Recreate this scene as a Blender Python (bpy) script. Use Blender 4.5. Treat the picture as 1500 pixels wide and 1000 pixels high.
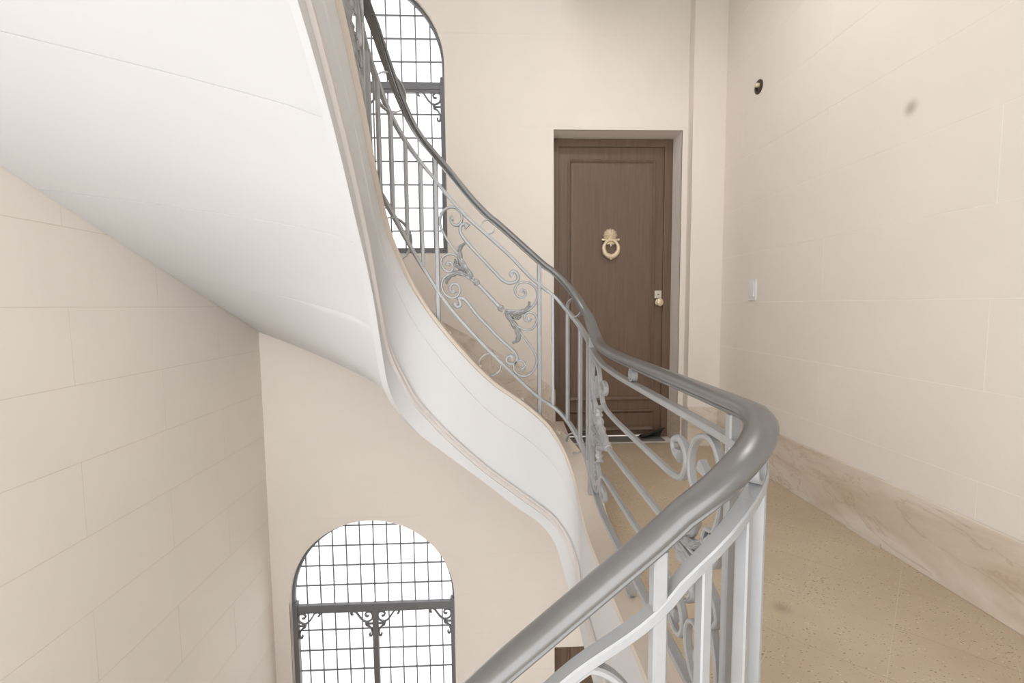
import bpy, bmesh, math, random
from mathutils import Vector, Matrix
random.seed(7)
sc = bpy.context.scene
for o in list(bpy.data.objects): bpy.data.objects.remove(o)
COL = sc.collection
# ------------------------------------------------------------------ camera, world, exposure
H = 1.05                                   # eye height above the landing floor (z = 0)
yaw, pit, rol = math.radians(2.427), math.radians(4.4125), math.radians(-.506)
fw = Vector((math.sin(yaw)*math.cos(pit), math.cos(yaw)*math.cos(pit), -math.sin(pit)))
rt = Vector((math.cos(yaw), -math.sin(yaw), 0)); up = rt.cross(fw)
r2 = rt*math.cos(rol)+up*math.sin(rol); u2 = -rt*math.sin(rol)+up*math.cos(rol)
cam_d = bpy.data.cameras.new('camera'); cam = bpy.data.objects.new('camera', cam_d); COL.objects.link(cam)
M3 = Matrix((r2, u2, -fw)).transposed().to_4x4(); M3.translation = (0, 0, H); cam.matrix_world = M3
cam_d.sensor_width = 36; cam_d.lens = 678.47/1500*36; cam_d.clip_start = .02; sc.camera = cam
w = bpy.data.worlds.new('world'); sc.world = w; w.use_nodes = True
w.node_tree.nodes['Background'].inputs[0].default_value = (.97, .985, 1, 1)
w.node_tree.nodes['Background'].inputs[1].default_value = 1.8
vs = sc.view_settings; vs.view_transform = 'Standard'; vs.look = 'None'; vs.gamma = 1; vs.exposure = .97; vs.use_curve_mapping = False

# ------------------------------------------------------------------ dimensions
XL, XR, YB, YN = -1.677, 1.67, 3.40, -.35   # left / right / back wall faces, near end of the stair hall
ZLO, ZHI, RISE = -3.85, 5.6, 3.85
X0, X1, Y0, Y1, RA, RB = -.52, .435, .71, 2.44, .15, .22   # open well (face of the stringer)
OFF = .05                                   # railing line behind the stringer face

# ------------------------------------------------------------------ materials
def lin(c):
    return tuple((v/255/12.92 if v/255 <= .04045 else ((v/255+.055)/1.055)**2.4) for v in c)+(1,)
def new_mat(name):
    m = bpy.data.materials.new(name); m.use_nodes = True
    nt = m.node_tree; return m, nt, nt.nodes['Principled BSDF']
def noise(nt, scale, detail=4, rough=.55, vec=None):
    n = nt.nodes.new('ShaderNodeTexNoise'); n.inputs['Scale'].default_value = scale
    n.inputs['Detail'].default_value = detail; n.inputs['Roughness'].default_value = rough
    if vec: nt.links.new(vec, n.inputs['Vector'])
    return n
def ramp(nt, fac, stops):
    r = nt.nodes.new('ShaderNodeValToRGB'); e = r.color_ramp.elements
    while len(e) < len(stops): e.new(.5)
    for i, (p, c) in enumerate(stops): e[i].position = p; e[i].color = c
    nt.links.new(fac, r.inputs[0]); return r
def pos(nt):
    return nt.nodes.new('ShaderNodeNewGeometry').outputs['Position']
def mixc(nt, fac, a, b, mode='MIX'):
    m = nt.nodes.new('ShaderNodeMix'); m.data_type = 'RGBA'; m.blend_type = mode
    for i, v in ((0, fac), (6, a), (7, b)):
        if hasattr(v, 'default_value') or hasattr(v, 'is_output'): nt.links.new(v, m.inputs[i])
        else: m.inputs[i].default_value = v
    return m.outputs[2]
def bump(nt, bs, h, strength, dist=.01):
    b = nt.nodes.new('ShaderNodeBump'); b.inputs['Strength'].default_value = strength; b.inputs['Distance'].default_value = dist
    nt.links.new(h, b.inputs['Height']); nt.links.new(b.outputs[0], bs.inputs['Normal'])
def spot(nt, p, c, r):
    d = nt.nodes.new('ShaderNodeVectorMath'); d.operation = 'DISTANCE'; nt.links.new(p, d.inputs[0]); d.inputs[1].default_value = c
    m = nt.nodes.new('ShaderNodeMapRange'); m.interpolation_type = 'SMOOTHSTEP'
    m.inputs[1].default_value = r; m.inputs[2].default_value = 0; nt.links.new(d.outputs[1], m.inputs[0]); return m.outputs[0]
def plaster(name, c, var=.05, rough=.85, spots=()):
    m, nt, b = new_mat(name); p = pos(nt); c = lin(c)
    n = noise(nt, 1.3, 5, .6, p)
    dk = tuple(v*(1-var) for v in c[:3])+(1,); wm = (min(1, c[0]*(1+var*.6)), c[1]*(1+var*.45), c[2]*(1+var*.3), 1)
    col = ramp(nt, n.outputs[0], ((.35, dk), (.65, wm))).outputs[0]
    for pp, r, sc_, amt in spots:
        s = spot(nt, p, pp, r); mm = nt.nodes.new('ShaderNodeMath'); mm.operation = 'MULTIPLY'; mm.inputs[1].default_value = amt
        nt.links.new(s, mm.inputs[0]); col = mixc(nt, mm.outputs[0], col, lin(sc_))
    nt.links.new(col, b.inputs['Base Color']); b.inputs['Roughness'].default_value = rough
    n2 = noise(nt, 45, 3, .5, p); bump(nt, b, n2.outputs[0], .06, .004)
    return m
M = {}
M['wall'] = plaster('cream_plaster', (229, 221, 212), .03, spots=(((1.67, 1.834, 1.819), .045, (168, 156, 146), .8),))
M['joint_dark'] = plaster('joint_beige', (214, 203, 191), .03)
M['joint_light'] = plaster('joint_pale', (240, 234, 225), .03)
M['white'] = plaster('white_plaster', (208, 207, 206), .012, .7)
M['trim_line'] = plaster('moulding_plaster', (206, 199, 194), .02, .7)
M['coping'] = plaster('tan_stone_coping', (205, 192, 178), .06, .5)
def floor_mat():
    m, nt, b = new_mat('tan_flecked_stone'); p = pos(nt)
    n = noise(nt, 3, 6, .6, p)
    col = ramp(nt, n.outputs[0], ((.3, lin((184, 166, 141))), (.7, lin((199, 182, 158))))).outputs[0]
    mp = nt.nodes.new('ShaderNodeMapping'); mp.inputs['Rotation'].default_value = (0, 0, .5); mp.inputs['Scale'].default_value = (1, 2.4, 1)
    nt.links.new(p, mp.inputs[0])
    for scl, th, c in ((38, .085, (120, 98, 78)), (30, .06, (228, 210, 188)), (62, .09, (150, 118, 90))):
        v = nt.nodes.new('ShaderNodeTexVoronoi'); v.inputs['Scale'].default_value = scl; nt.links.new(mp.outputs[0], v.inputs['Vector'])
        nn = noise(nt, 6, 2, .5, p)
        lim = nt.nodes.new('ShaderNodeMath'); lim.operation = 'MULTIPLY'; lim.inputs[1].default_value = th*3.2; nt.links.new(nn.outputs[0], lim.inputs[0])
        lt = nt.nodes.new('ShaderNodeMath'); lt.operation = 'LESS_THAN'; nt.links.new(v.outputs['Distance'], lt.inputs[0]); nt.links.new(lim.outputs[0], lt.inputs[1])
        mm = nt.nodes.new('ShaderNodeMath'); mm.operation = 'MULTIPLY'; mm.inputs[1].default_value = .8; nt.links.new(lt.outputs[0], mm.inputs[0])
        col = mixc(nt, mm.outputs[0], col, lin(c))
    s = spot(nt, p, (.989, 1.486, 0), .05); mm = nt.nodes.new('ShaderNodeMath'); mm.operation = 'MULTIPLY'; mm.inputs[1].default_value = .55
    nt.links.new(s, mm.inputs[0]); col = mixc(nt, mm.outputs[0], col, lin((140, 112, 90)))
    nt.links.new(col, b.inputs['Base Color']); b.inputs['Roughness'].default_value = .42
    n2 = noise(nt, 60, 3, .5, p); bump(nt, b, n2.outputs[0], .05, .003); return m
M['floor'] = floor_mat()
def marble():
    m, nt, b = new_mat('veined_pink_beige_marble'); p = pos(nt)
    mp = nt.nodes.new('ShaderNodeMapping'); mp.inputs['Rotation'].default_value = (.9, .2, .4); mp.inputs['Scale'].default_value = (1, .55, 1.6); nt.links.new(p, mp.inputs[0])
    n = noise(nt, 1.9, 7, .6, mp.outputs[0]); n.inputs['Distortion'].default_value = 1.6
    c1 = ramp(nt, n.outputs[0], ((.3, lin((198, 180, 160))), (.47, lin((215, 202, 186))), (.6, lin((223, 213, 199))), (.75, lin((205, 189, 171)))))
    n3 = noise(nt, 2.3, 5, .6, mp.outputs[0]); n3.inputs['Distortion'].default_value = 1.5
    v = ramp(nt, n3.outputs[0], ((.485, (0, 0, 0, 1)), (.5, (1, 1, 1, 1)), (.515, (0, 0, 0, 1))))
    mm = nt.nodes.new('ShaderNodeMath'); mm.operation = 'MULTIPLY'; mm.inputs[1].default_value = .34; nt.links.new(v.outputs[0], mm.inputs[0])
    col = mixc(nt, mm.outputs[0], c1.outputs[0], lin((166, 136, 112)))
    nt.links.new(col, b.inputs['Base Color']); b.inputs['Roughness'].default_value = .35; return m
M['marble'] = marble()
def metal(name, c, rough=.38, met=.25, var=.08):
    m, nt, b = new_mat(name); p = pos(nt); n = noise(nt, 22, 4, .6, p); c = lin(c)
    col = ramp(nt, n.outputs[0], ((.3, tuple(v*(1-var) for v in c[:3])+(1,)), (.7, c))).outputs[0]
    nt.links.new(col, b.inputs['Base Color']); b.inputs['Roughness'].default_value = rough; b.inputs['Metallic'].default_value = met
    n2 = noise(nt, 90, 2, .5, p); bump(nt, b, n2.outputs[0], .05, .002); return m
M['iron'] = metal('pale_grey_painted_iron', (162, 162, 162), .36, .18)
M['iron_dark'] = metal('grey_window_iron', (118, 119, 122), .5, .1)
M['hand'] = metal('polished_grey_handrail', (120, 118, 116), .3, .35, .12)
M['brass'] = metal('pale_aged_brass', (226, 208, 178), .38, .3)
M['lockplate'] = metal('pale_lock_metal', (222, 212, 200), .4, .2)
M['socket'] = metal('dark_bronze_socket', (74, 64, 54), .5, .4)
M['switch'] = plaster('white_switch_plastic', (226, 226, 226), .01, .4)
M['mat'] = plaster('grey_rubber_mat', (112, 108, 104), .15, .9)
M['mat_dark'] = plaster('dark_mat_corner', (52, 52, 46), .15, .9)
def wood():
    m, nt, b = new_mat('dark_brown_painted_wood'); p = pos(nt)
    mp = nt.nodes.new('ShaderNodeMapping'); mp.inputs['Scale'].default_value = (60, 60, 3); nt.links.new(p, mp.inputs[0])
    n = noise(nt, 1, 4, .6, mp.outputs[0])
    col = ramp(nt, n.outputs[0], ((.3, lin((104, 84, 70))), (.7, lin((118, 97, 82))))).outputs[0]
    nt.links.new(col, b.inputs['Base Color']); b.inputs['Roughness'].default_value = .33; bump(nt, b, n.outputs[0], .04, .003); return m
M['wood'] = wood()
def glass():
    m, nt, b = new_mat('frosted_daylit_glass')
    oi = nt.nodes.new('ShaderNodeObjectInfo'); n = noise(nt, 5, 3, .5, pos(nt))
    a = nt.nodes.new('ShaderNodeMath'); a.operation = 'ADD'; nt.links.new(oi.outputs['Random'], a.inputs[0]); nt.links.new(n.outputs[0], a.inputs[1])
    r = ramp(nt, a.outputs[0], ((.4, (.86, .9, .95, 1)), (1.0, (1, 1, 1, 1)))); r.color_ramp.elements[1].position = 1.0
    nt.links.new(r.outputs[0], b.inputs['Emission Color']); b.inputs['Emission Strength'].default_value = .74
    b.inputs['Base Color'].default_value = (.8, .82, .85, 1); b.inputs['Roughness'].default_value = .6; return m
M['glass'] = glass()

# ------------------------------------------------------------------ helpers
def tag(o, label=None, cat=None, group=None, kind=None):
    if label: o['label'] = label
    if cat: o['category'] = cat
    if group: o['group'] = group
    if kind: o['kind'] = kind
    return o
def link(o, parent=None):
    COL.objects.link(o)
    if parent: o.parent = parent; o.matrix_parent_inverse = parent.matrix_world.inverted()
    return o
def empty(name, loc=(0, 0, 0)):
    o = bpy.data.objects.new(name, None); o.location = loc; o.matrix_world = Matrix.Translation(loc); COL.objects.link(o); return o
def from_bm(name, bm, mat, parent=None, smooth=False, recalc=True):
    if recalc: bmesh.ops.recalc_face_normals(bm, faces=bm.faces)
    me = bpy.data.meshes.new(name); bm.to_mesh(me); bm.free()
    me.materials.append(M[mat])
    if smooth:
        for p in me.polygons: p.use_smooth = True
        try: me.set_sharp_from_angle(angle=math.radians(38))
        except Exception: pass
    return link(bpy.data.objects.new(name, me), parent)
def pyd(name, v, f, mat, parent=None, smooth=False, recalc=True):
    bm = bmesh.new(); vv = [bm.verts.new(p) for p in v]
    for q in f:
        try: bm.faces.new([vv[i] for i in q])
        except ValueError: pass
    return from_bm(name, bm, mat, parent, smooth, recalc)
def add_box(bm, a, b, bev=0):
    xs, ys, zs = zip(a, b)
    v = [bm.verts.new((xs[i], ys[j], zs[k])) for i in (0, 1) for j in (0, 1) for k in (0, 1)]
    fs = [bm.faces.new([v[i] for i in q]) for q in ((0, 1, 3, 2), (4, 6, 7, 5), (0, 4, 5, 1), (2, 3, 7, 6), (0, 2, 6, 4), (1, 5, 7, 3))]
    if bev:
        es = list({e for f in fs for e in f.edges}); bmesh.ops.bevel(bm, geom=es, offset=bev, segments=2, affect='EDGES', profile=.6)
def box(name, a, b, mat, parent=None, bev=0):
    bm = bmesh.new(); add_box(bm, a, b, bev); return from_bm(name, bm, mat, parent)
def sweep_bm(bm, pts, frames, prof, closed=False, cap=True, scale=None):
    # frames: (axis_a, axis_b) per point ; prof: list of (a, b)
    rings = []
    for i, p in enumerate(pts):
        A, B = frames[i]; k = scale[i] if scale else (1, 1)
        rings.append([bm.verts.new(p+A*(a*k[0])+B*(b*k[1])) for a, b in prof])
    n = len(prof); R = len(rings)
    for i in range(R if closed else R-1):
        r0, r1 = rings[i], rings[(i+1) % R]
        for j in range(n): bm.faces.new((r0[j], r0[(j+1) % n], r1[(j+1) % n], r1[j]))
    if cap and not closed:
        bm.faces.new(rings[0][::-1]); bm.faces.new(rings[-1])
def rect(a, b): return [(-a, -b), (a, -b), (a, b), (-a, b)]
def crect(a, b, c=.25):
    c = min(a, b)*c*2
    return [(-a+c, -b), (a-c, -b), (a, -b+c), (a, b-c), (a-c, b), (-a+c, b), (-a, b-c), (-a, -b+c)]
def circ(r, n=10, ry=None):
    return [(r*math.cos(2*math.pi*i/n), (ry or r)*math.sin(2*math.pi*i/n)) for i in range(n)]
class Pchip:
    def __init__(s, pts):
        s.x = [p[0] for p in pts]; s.y = [p[1] for p in pts]; n = len(pts)
        h = [s.x[i+1]-s.x[i] for i in range(n-1)]; d = [(s.y[i+1]-s.y[i])/h[i] for i in range(n-1)]
        s.m = [d[0]]+[0]*(n-2)+[d[-1]]
        for i in range(1, n-1):
            if d[i-1]*d[i] > 0:
                w1, w2 = 2*h[i]+h[i-1], h[i]+2*h[i-1]; s.m[i] = (w1+w2)/(w1/d[i-1]+w2/d[i])
    def __call__(s, x):
        X = s.x
        if x <= X[0]: return s.y[0]+s.m[0]*(x-X[0])
        if x >= X[-1]: return s.y[-1]+s.m[-1]*(x-X[-1])
        lo, hi = 0, len(X)-1
        while hi-lo > 1:
            mid = (lo+hi)//2
            if X[mid] <= x: lo = mid
            else: hi = mid
        h = X[hi]-X[lo]; t = (x-X[lo])/h; t2, t3 = t*t, t*t*t
        return (2*t3-3*t2+1)*s.y[lo]+(t3-2*t2+t)*h*s.m[lo]+(-2*t3+3*t2)*s.y[hi]+(t3-t2)*h*s.m[hi]
def smooth_pts(P, sub=6):
    out = []; n = len(P)
    for i in range(n-1):
        p0, p1, p2, p3 = P[max(i-1, 0)], P[i], P[i+1], P[min(i+2, n-1)]
        for k in range(sub):
            t = k/sub
            out.append(tuple(.5*((2*b)+(-a+c)*t+(2*a-5*b+4*c-d)*t*t+(-a+3*b-3*c+d)*t**3) for a, b, c, d in zip(p0, p1, p2, p3)))
    out.append(tuple(P[-1])); return out

# ------------------------------------------------------------------ the well curve (plan) and its heights
YM = 1.65
_segs = []
def _build():
    s = 0
    def line(a, b):
        nonlocal s
        d = Vector(b)-Vector(a); _segs.append(('L', s, s+d.length, Vector(a), d.normalized())); s += d.length
    def arc(c, r, a0):
        nonlocal s
        _segs.append(('A', s, s+r*math.pi/2, Vector(c), (r, a0))); s += r*math.pi/2
    line((X1, YM), (X1, Y1-RA)); arc((X1-RA, Y1-RA), RA, 0)
    line((X1-RA, Y1), (X0+RB, Y1)); arc((X0+RB, Y1-RB), RB, math.pi/2)
    line((X0, Y1-RB), (X0, Y0+RB)); arc((X0+RB, Y0+RB), RB, math.pi)
    line((X0+RB, Y0), (X1-RA, Y0)); arc((X1-RA, Y0+RA), RA, 1.5*math.pi)
    line((X1, Y0+RA), (X1, YM)); return s
LW = _build()
def W(s, off=0.0):
    """plan point, outward normal, tangent (uphill)"""
    q = s % LW
    for k, a, b, c, d in _segs:
        if a <= q <= b+1e-9:
            if k == 'L':
                t = Vector((d.x, d.y, 0)); n = Vector((d.y, -d.x, 0)); p = Vector((c.x, c.y, 0))+t*(q-a)
            else:
                r, a0 = d; an = a0+(q-a)/r; n = Vector((math.cos(an), math.sin(an), 0)); t = Vector((-n.y, n.x, 0))
                p = Vector((c.x, c.y, 0))+n*r
            return p+n*off, n, t
def periodic(tab):
    P = Pchip([(a-LW, b-RISE) for a, b in tab[-6:]]+tab+[(a+LW, b+RISE) for a, b in tab[:6]])
    return lambda s: P(s % LW)+RISE*math.floor(s/LW)
# nosing of the coping, bottom edge of the stringer, moulding, rails : (distance along the well, height)
T_N = [(0, -.012), (.30, -.01), (.472, .025), (.572, .072), (.699, .155), (.741, .217), (.791, .29), (.847, .37), (.909, .438), (1.025, .536), (1.14, .618),
       (1.225, .696), (1.309, .787), (1.461, .975), (1.53, 1.074), (1.588, 1.171), (1.641, 1.27), (1.713, 1.39), (1.756, 1.468), (1.849, 1.574), (1.927, 1.65),
       (1.968, 1.70), (2.088, 1.847), (2.215, 1.975), (2.344, 2.091), (2.8, 2.50), (3.2, 2.90), (3.5, 3.20), (3.726, 3.422), (3.9, 3.575), (4.06, 3.70), (4.16, 3.77), (4.26, 3.82), (4.36, 3.838), (4.7, RISE-.012)]
T_B = [(0, -.645), (.45, -.645), (.62, -.62), (.70, -.56), (.758, -.465), (.798, -.346), (.831, -.25), (.909, -.144), (1.05, -.035), (1.244, .125), (1.46, .295), (1.542, .365),
       (1.631, .47), (1.691, .559), (1.744, .645), (1.805, .785), (1.89, .955), (1.948, 1.07), (2.025, 1.185), (2.198, 1.395), (2.291, 1.51), (2.376, 1.608),
       (2.481, 1.718), (2.587, 1.816), (2.677, 1.89), (3.0, 2.15), (3.4, 2.50), (3.8, 2.87), (4.06, 3.10), (4.2, 3.18), (4.36, RISE-.645), (4.7, RISE-.645)]
T_M = [(0, -.44), (.5, -.43), (.60, -.39), (.677, -.32), (.762, -.205), (.838, -.117), (1.009, .02), (1.218, .185), (1.39, .345), (1.51, .476), (1.581, .57), (1.641, .678), (1.754, .86),
       (1.9, 1.09), (2.1, 1.40), (2.4, 1.74), (2.7, 2.02), (3.0, 2.28), (3.4, 2.63), (3.8, 3.0), (4.06, 3.22), (4.2, 3.33), (4.36, RISE-.44), (4.7, RISE-.44)]
T_H = [(0, .849), (.281, .856), (.44, .875), (.571, .933), (.696, 1.026), (.74, 1.09), (.781, 1.152), (.838, 1.226), (.902, 1.284), (.978, 1.352), (1.136, 1.492), (1.168, 1.517), (1.25, 1.6), (1.299, 1.657),
       (1.386, 1.765), (1.47, 1.865), (1.53, 1.96), (1.599, 2.121), (1.654, 2.262), (1.715, 2.39), (1.85, 2.50), (2.0, 2.63), (2.2, 2.84), (2.5, 3.12), (2.8, 3.38), (3.2, 3.78), (3.5, 4.10), (3.726, RISE+.482),
       (3.817, RISE+.56), (3.9, RISE+.63), (3.982, RISE+.699), (4.056, RISE+.766), (4.11, RISE+.806), (4.18, RISE+.835), (4.26, RISE+.848), (4.7, RISE+.849)]
T_S = [(0, .775), (.322, .785), (.466, .806), (.601, .841), (.663, .877), (.733, .955), (.787, 1.026), (.838, 1.099), (.904, 1.16), (.942, 1.19), (1.058, 1.31), (1.184, 1.425), (1.29, 1.52), (1.35, 1.585), (1.437, 1.692),
       (1.555, 1.863), (1.636, 2.003), (1.724, 2.175), (1.85, 2.34), (2.0, 2.50), (2.2, 2.71), (2.5, 2.99), (2.8, 3.25), (3.2, 3.65), (3.5, 3.97), (3.726, RISE+.365), (3.848, RISE+.487), (3.984, RISE+.586),
       (4.058, RISE+.675), (4.13, RISE+.74), (4.2, RISE+.77), (4.7, RISE+.775)]
T_L = [(0, .105), (.30, .112), (.5, .155), (.62, .22), (.705, .303), (.737, .355), (.79, .437), (.842, .498), (.908, .548), (1.064, .694), (1.26, .897), (1.442, 1.125), (1.515, 1.262), (1.577, 1.392),
       (1.636, 1.51), (1.697, 1.60), (1.8, 1.68), (1.95, 1.82), (2.2, 2.09), (2.5, 2.37), (2.8, 2.63), (3.2, 3.03), (3.5, 3.33), (3.726, RISE-.255), (3.9, RISE-.11), (4.06, RISE+.02), (4.16, RISE+.075), (4.26, RISE+.10), (4.7, RISE+.105)]
zN, zB, zM, zH, zS, zL = (periodic(t) for t in (T_N, T_B, T_M, T_H, T_S, T_L))
CT = .021                                    # coping thickness
zC = lambda s: zN(s)+CT
def srange(a, b, st=.03):
    n = max(2, int(round((b-a)/st))); return [a+(b-a)*i/n for i in range(n+1)]

# ------------------------------------------------------------------ walls of coursed stone
C0, CH, GAP = 1.06, .315, .003
ZB0, ZB1 = C0-10*CH, C0+8*CH
WXC, WHW, WSP_U, WSP_L = -.935, .62, 2.735, -1.165
WSILL_U, WSILL_L = 1.432, 1.432-RISE
DX0, DX1, DZ = .455, 1.393, 2.303
def op_window(sill, spring):
    def f(z):
        if z <= sill or z >= spring+WHW: return None
        h = WHW if z <= spring else math.sqrt(max(0, WHW**2-(z-spring)**2))
        return (WXC-h, WXC+h)
    f.z = (sill, spring+WHW); f.c = WXC; f.key = [sill, spring, spring+WHW]+[spring+WHW*math.sin(a*math.pi/36) for a in range(1, 18)]; return f
def op_door(z0, z1):
    def f(z): return (DX0, DX1) if z0 < z < z1 else None
    f.z = (z0, z1); f.c = (DX0+DX1)/2; f.key = [z0, z1]; return f
OPS = [op_window(WSILL_U, WSP_U), op_window(WSILL_L, WSP_L), op_door(0, DZ), op_door(-RISE, DZ-RISE-.06)]
def wall_piece(bm, h0, h1, z0, z1, ops, P, depth):
    """face of a wall piece with its openings cut out, extruded backwards; P(h, z, d) -> point"""
    zs = sorted({z0, z1, *(k for o in ops for k in o.key if z0 < k < z1)})
    for a, b in zip(zs, zs[1:]):
        e = 1e-5
        cuts = []
        for o in ops:
            lo, hi, md = o(a+e), o(b-e), o((a+b)/2)
            if md: cuts.append((lo or (o.c, o.c), hi or (o.c, o.c)))
        cuts.sort(key=lambda c: c[0][0])
        L0 = L1 = h0
        segs = []
        for lo, hi in cuts:
            c0, c1 = min(max(lo[0], h0), h1), min(max(hi[0], h0), h1)
            if c0 > L0+1e-6 or c1 > L1+1e-6: segs.append((L0, c0, L1, c1))
            L0, L1 = max(L0, min(max(lo[1], h0), h1)), max(L1, min(max(hi[1], h0), h1))
        if h1 > L0+1e-6 or h1 > L1+1e-6: segs.append((L0, h1, L1, h1))
        for q0, q1, q2, q3 in segs:
            vs_ = [P(q0, a, 0), P(q1, a, 0)]
            top = [P(q3, b, 0), P(q2, b, 0)]
            pl = []
            for v in vs_+top:
                if not pl or (v-pl[-1]).length > 1e-6: pl.append(v)
            if (pl[0]-pl[-1]).length < 1e-6: pl.pop()
            if len(pl) > 2: bm.faces.new([bm.verts.new(v) for v in pl])
    bmesh.ops.remove_doubles(bm, verts=bm.verts, dist=2e-5)
    be = [e for e in bm.edges if len(e.link_faces) == 1]
    r = bmesh.ops.extrude_edge_only(bm, edges=be)
    back = P(0, 0, depth)-P(0, 0, 0)
    for v in [g for g in r['geom'] if isinstance(g, bmesh.types.BMVert)]: v.co += back
def stone_wall(name, h0, h1, P, thick, joint_mat, ops, joints):
    bm = bmesh.new(); wall_piece(bm, h0, h1, ZLO, ZHI, ops, lambda h, z, d: P(h, z, d+.0009), thick)
    wl = tag(from_bm(name, bm, joint_mat, recalc=True), kind='structure')
    rows = [(ZLO, ZB0)]+[(ZB0+i*CH, ZB0+(i+1)*CH) for i in range(18)]+[(ZB1, ZHI)]
    for i, (a, b) in enumerate(rows):
        js = [h0]+([j for j in joints(i) if h0+.05 < j < h1-.05] if 0 < i < len(rows)-1 else [])
        for o in ops:
            if o.z[0] < b-.01 and o.z[1] > a+.01: js = [j for j in js if j == h0 or abs(j-o.c) > .75]+[o.c]
        js = sorted(js)+[h1]
        for p, q in zip(js, js[1:]):
            bm = bmesh.new(); g = GAP/2
            wall_piece(bm, p+(g if p > h0 else 0), q-(g if q < h1 else 0), a+(g if i else 0), b-(g if i < len(rows)-1 else 0), ops, P, .01)
            if bm.faces: from_bm('stone_block', bm, 'wall', wl)
            else: bm.free()
    return wl
def js(base, step, alt):
    def f(i):
        b = base if i % 2 == alt else base+step/2
        return [b+k*step for k in range(-6, 7)]
    return f
stone_wall('wall_left', YN, YB, lambda h, z, d: Vector((XL-d, h, z)), .25, 'joint_dark', [], js(1.915, .99, 0))
stone_wall('wall_right', YN, YB-.08, lambda h, z, d: Vector((XR+d, h, z)), .25, 'joint_light', [], js(1.49, 1.6, 0))
stone_wall('wall_back', XL, XR, lambda h, z, d: Vector((h, YB+d, z)), .28, 'wall', OPS, js(.15, .95, 0))
tag(box('trim_1', (1.434, YB-.08, ZLO), (XR, YB-.001, ZHI), 'wall'), 'shallow plaster pier between the door opening and the right wall', kind='structure')

# ------------------------------------------------------------------ landing floor and tiles
fl = tag(pyd('floor', [(x, y, z) for z in (-.60, -.0010) for x, y in ((.50, YN), (XR, YN), (XR, YB-.002), (.50, YB-.002))],
             [(3, 2, 1, 0), (4, 5, 6, 7), (0, 1, 5, 4), (1, 2, 6, 5), (2, 3, 7, 6), (3, 0, 4, 7)], 'coping'), kind='structure')
def clip(poly, ax, v, keep_less):
    out = []
    for i, p in enumerate(poly):
        q = poly[(i+1) % len(poly)]
        a = (p[ax] <= v) == keep_less; b = (q[ax] <= v) == keep_less
        if a: out.append(p)
        if a != b:
            t = (v-p[ax])/(q[ax]-p[ax]); out.append((p[0]+(q[0]-p[0])*t, p[1]+(q[1]-p[1])*t))
    return out
def tiles(rx0, rx1, ry0, ry1, parent, step=.392):
    g = .0013
    for i in range(-12, 14):
        for j in range(-12, 20):
            d0, d1 = .475+i*step+g, .475+(i+1)*step-g      # y - x
            s0, s1 = 2.27+j*step+g, 2.27+(j+1)*step-g      # x + y
            poly = [((s-d)/2, (s+d)/2) for d, s in ((d0, s0), (d0, s1), (d1, s1), (d1, s0))]
            for ax, v, k in ((0, rx0, False), (0, rx1, True), (1, ry0, False), (1, ry1, True)):
                if poly: poly = clip(poly, ax, v, k)
            if len(poly) < 3: continue
            ar = abs(sum(poly[m][0]*poly[(m+1) % len(poly)][1]-poly[(m+1) % len(poly)][0]*poly[m][1] for m in range(len(poly))))/2
            if ar < 2e-4: continue
            n = len(poly); z = random.uniform(-.0004, .0002)
            pyd('floor_tile', [(x, y, -.01) for x, y in poly]+[(x, y, z) for x, y in poly],
                [tuple(range(n, 2*n))]+[(m, (m+1) % n, (m+1) % n+n, m+n) for m in range(n)], 'floor', parent)
tiles(.50, XR, YN, YB, fl)
pyd('door_recess_floor', [(x, y, z) for z in (-.15, -.001) for x, y in ((DX0, YB), (DX1, YB), (DX1, YB+.28), (DX0, YB+.28))],
    [(3, 2, 1, 0), (4, 5, 6, 7), (0, 1, 5, 4), (1, 2, 6, 5), (2, 3, 7, 6), (3, 0, 4, 7)], 'floor', fl)
tag(box('floor_lower', (XL, YN, ZLO-.2), (XR, YB+.25, ZLO), 'floor'), kind='structure')
bm = bmesh.new()
def ngon_slab(bm, poly, z0, z1):
    lo = [bm.verts.new((x, y, z0)) for x, y in poly]; hi = [bm.verts.new((x, y, z1)) for x, y in poly]; n = len(poly)
    bm.faces.new(lo[::-1]); bm.faces.new(hi)
    for i in range(n): bm.faces.new((lo[i], lo[(i+1) % n], hi[(i+1) % n], hi[i]))
ngon_slab(bm, [(.50, YN), (XR, YN), (XR, YB-.002), (.50, YB-.002)], RISE-.60, RISE)
tag(from_bm('floor_upper', bm, 'white'), kind='structure')
# baseboards
BBH = .293
def bb(name, a, b, n=0): return tag(box(name, a, b, 'marble', bev=.003), kind='structure')
bb('baseboard_right', (XR-.014, YN, 0), (XR, YB-.08, BBH))
bb('baseboard_pier', (1.434, YB-.094, 0), (XR-.014, YB-.08, BBH))
bb('baseboard_reveal', (DX1-.012, YB-.08, 0), (DX1+.0, YB+.20, BBH))
pyd('loose_chip', [(1.648, 2.03, 0), (1.655, 2.03, 0), (1.655, 1.845, 0), (1.640, 1.845, 0), (1.648, 2.03, .004), (1.655, 2.03, .012), (1.655, 1.845, .018), (1.640, 1.845, .006)],
    [(0, 1, 2, 3), (4, 7, 6, 5), (0, 4, 5, 1), (1, 5, 6, 2), (2, 6, 7, 3), (3, 7, 4, 0)], 'coping', bpy.data.objects['baseboard_right'])

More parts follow.
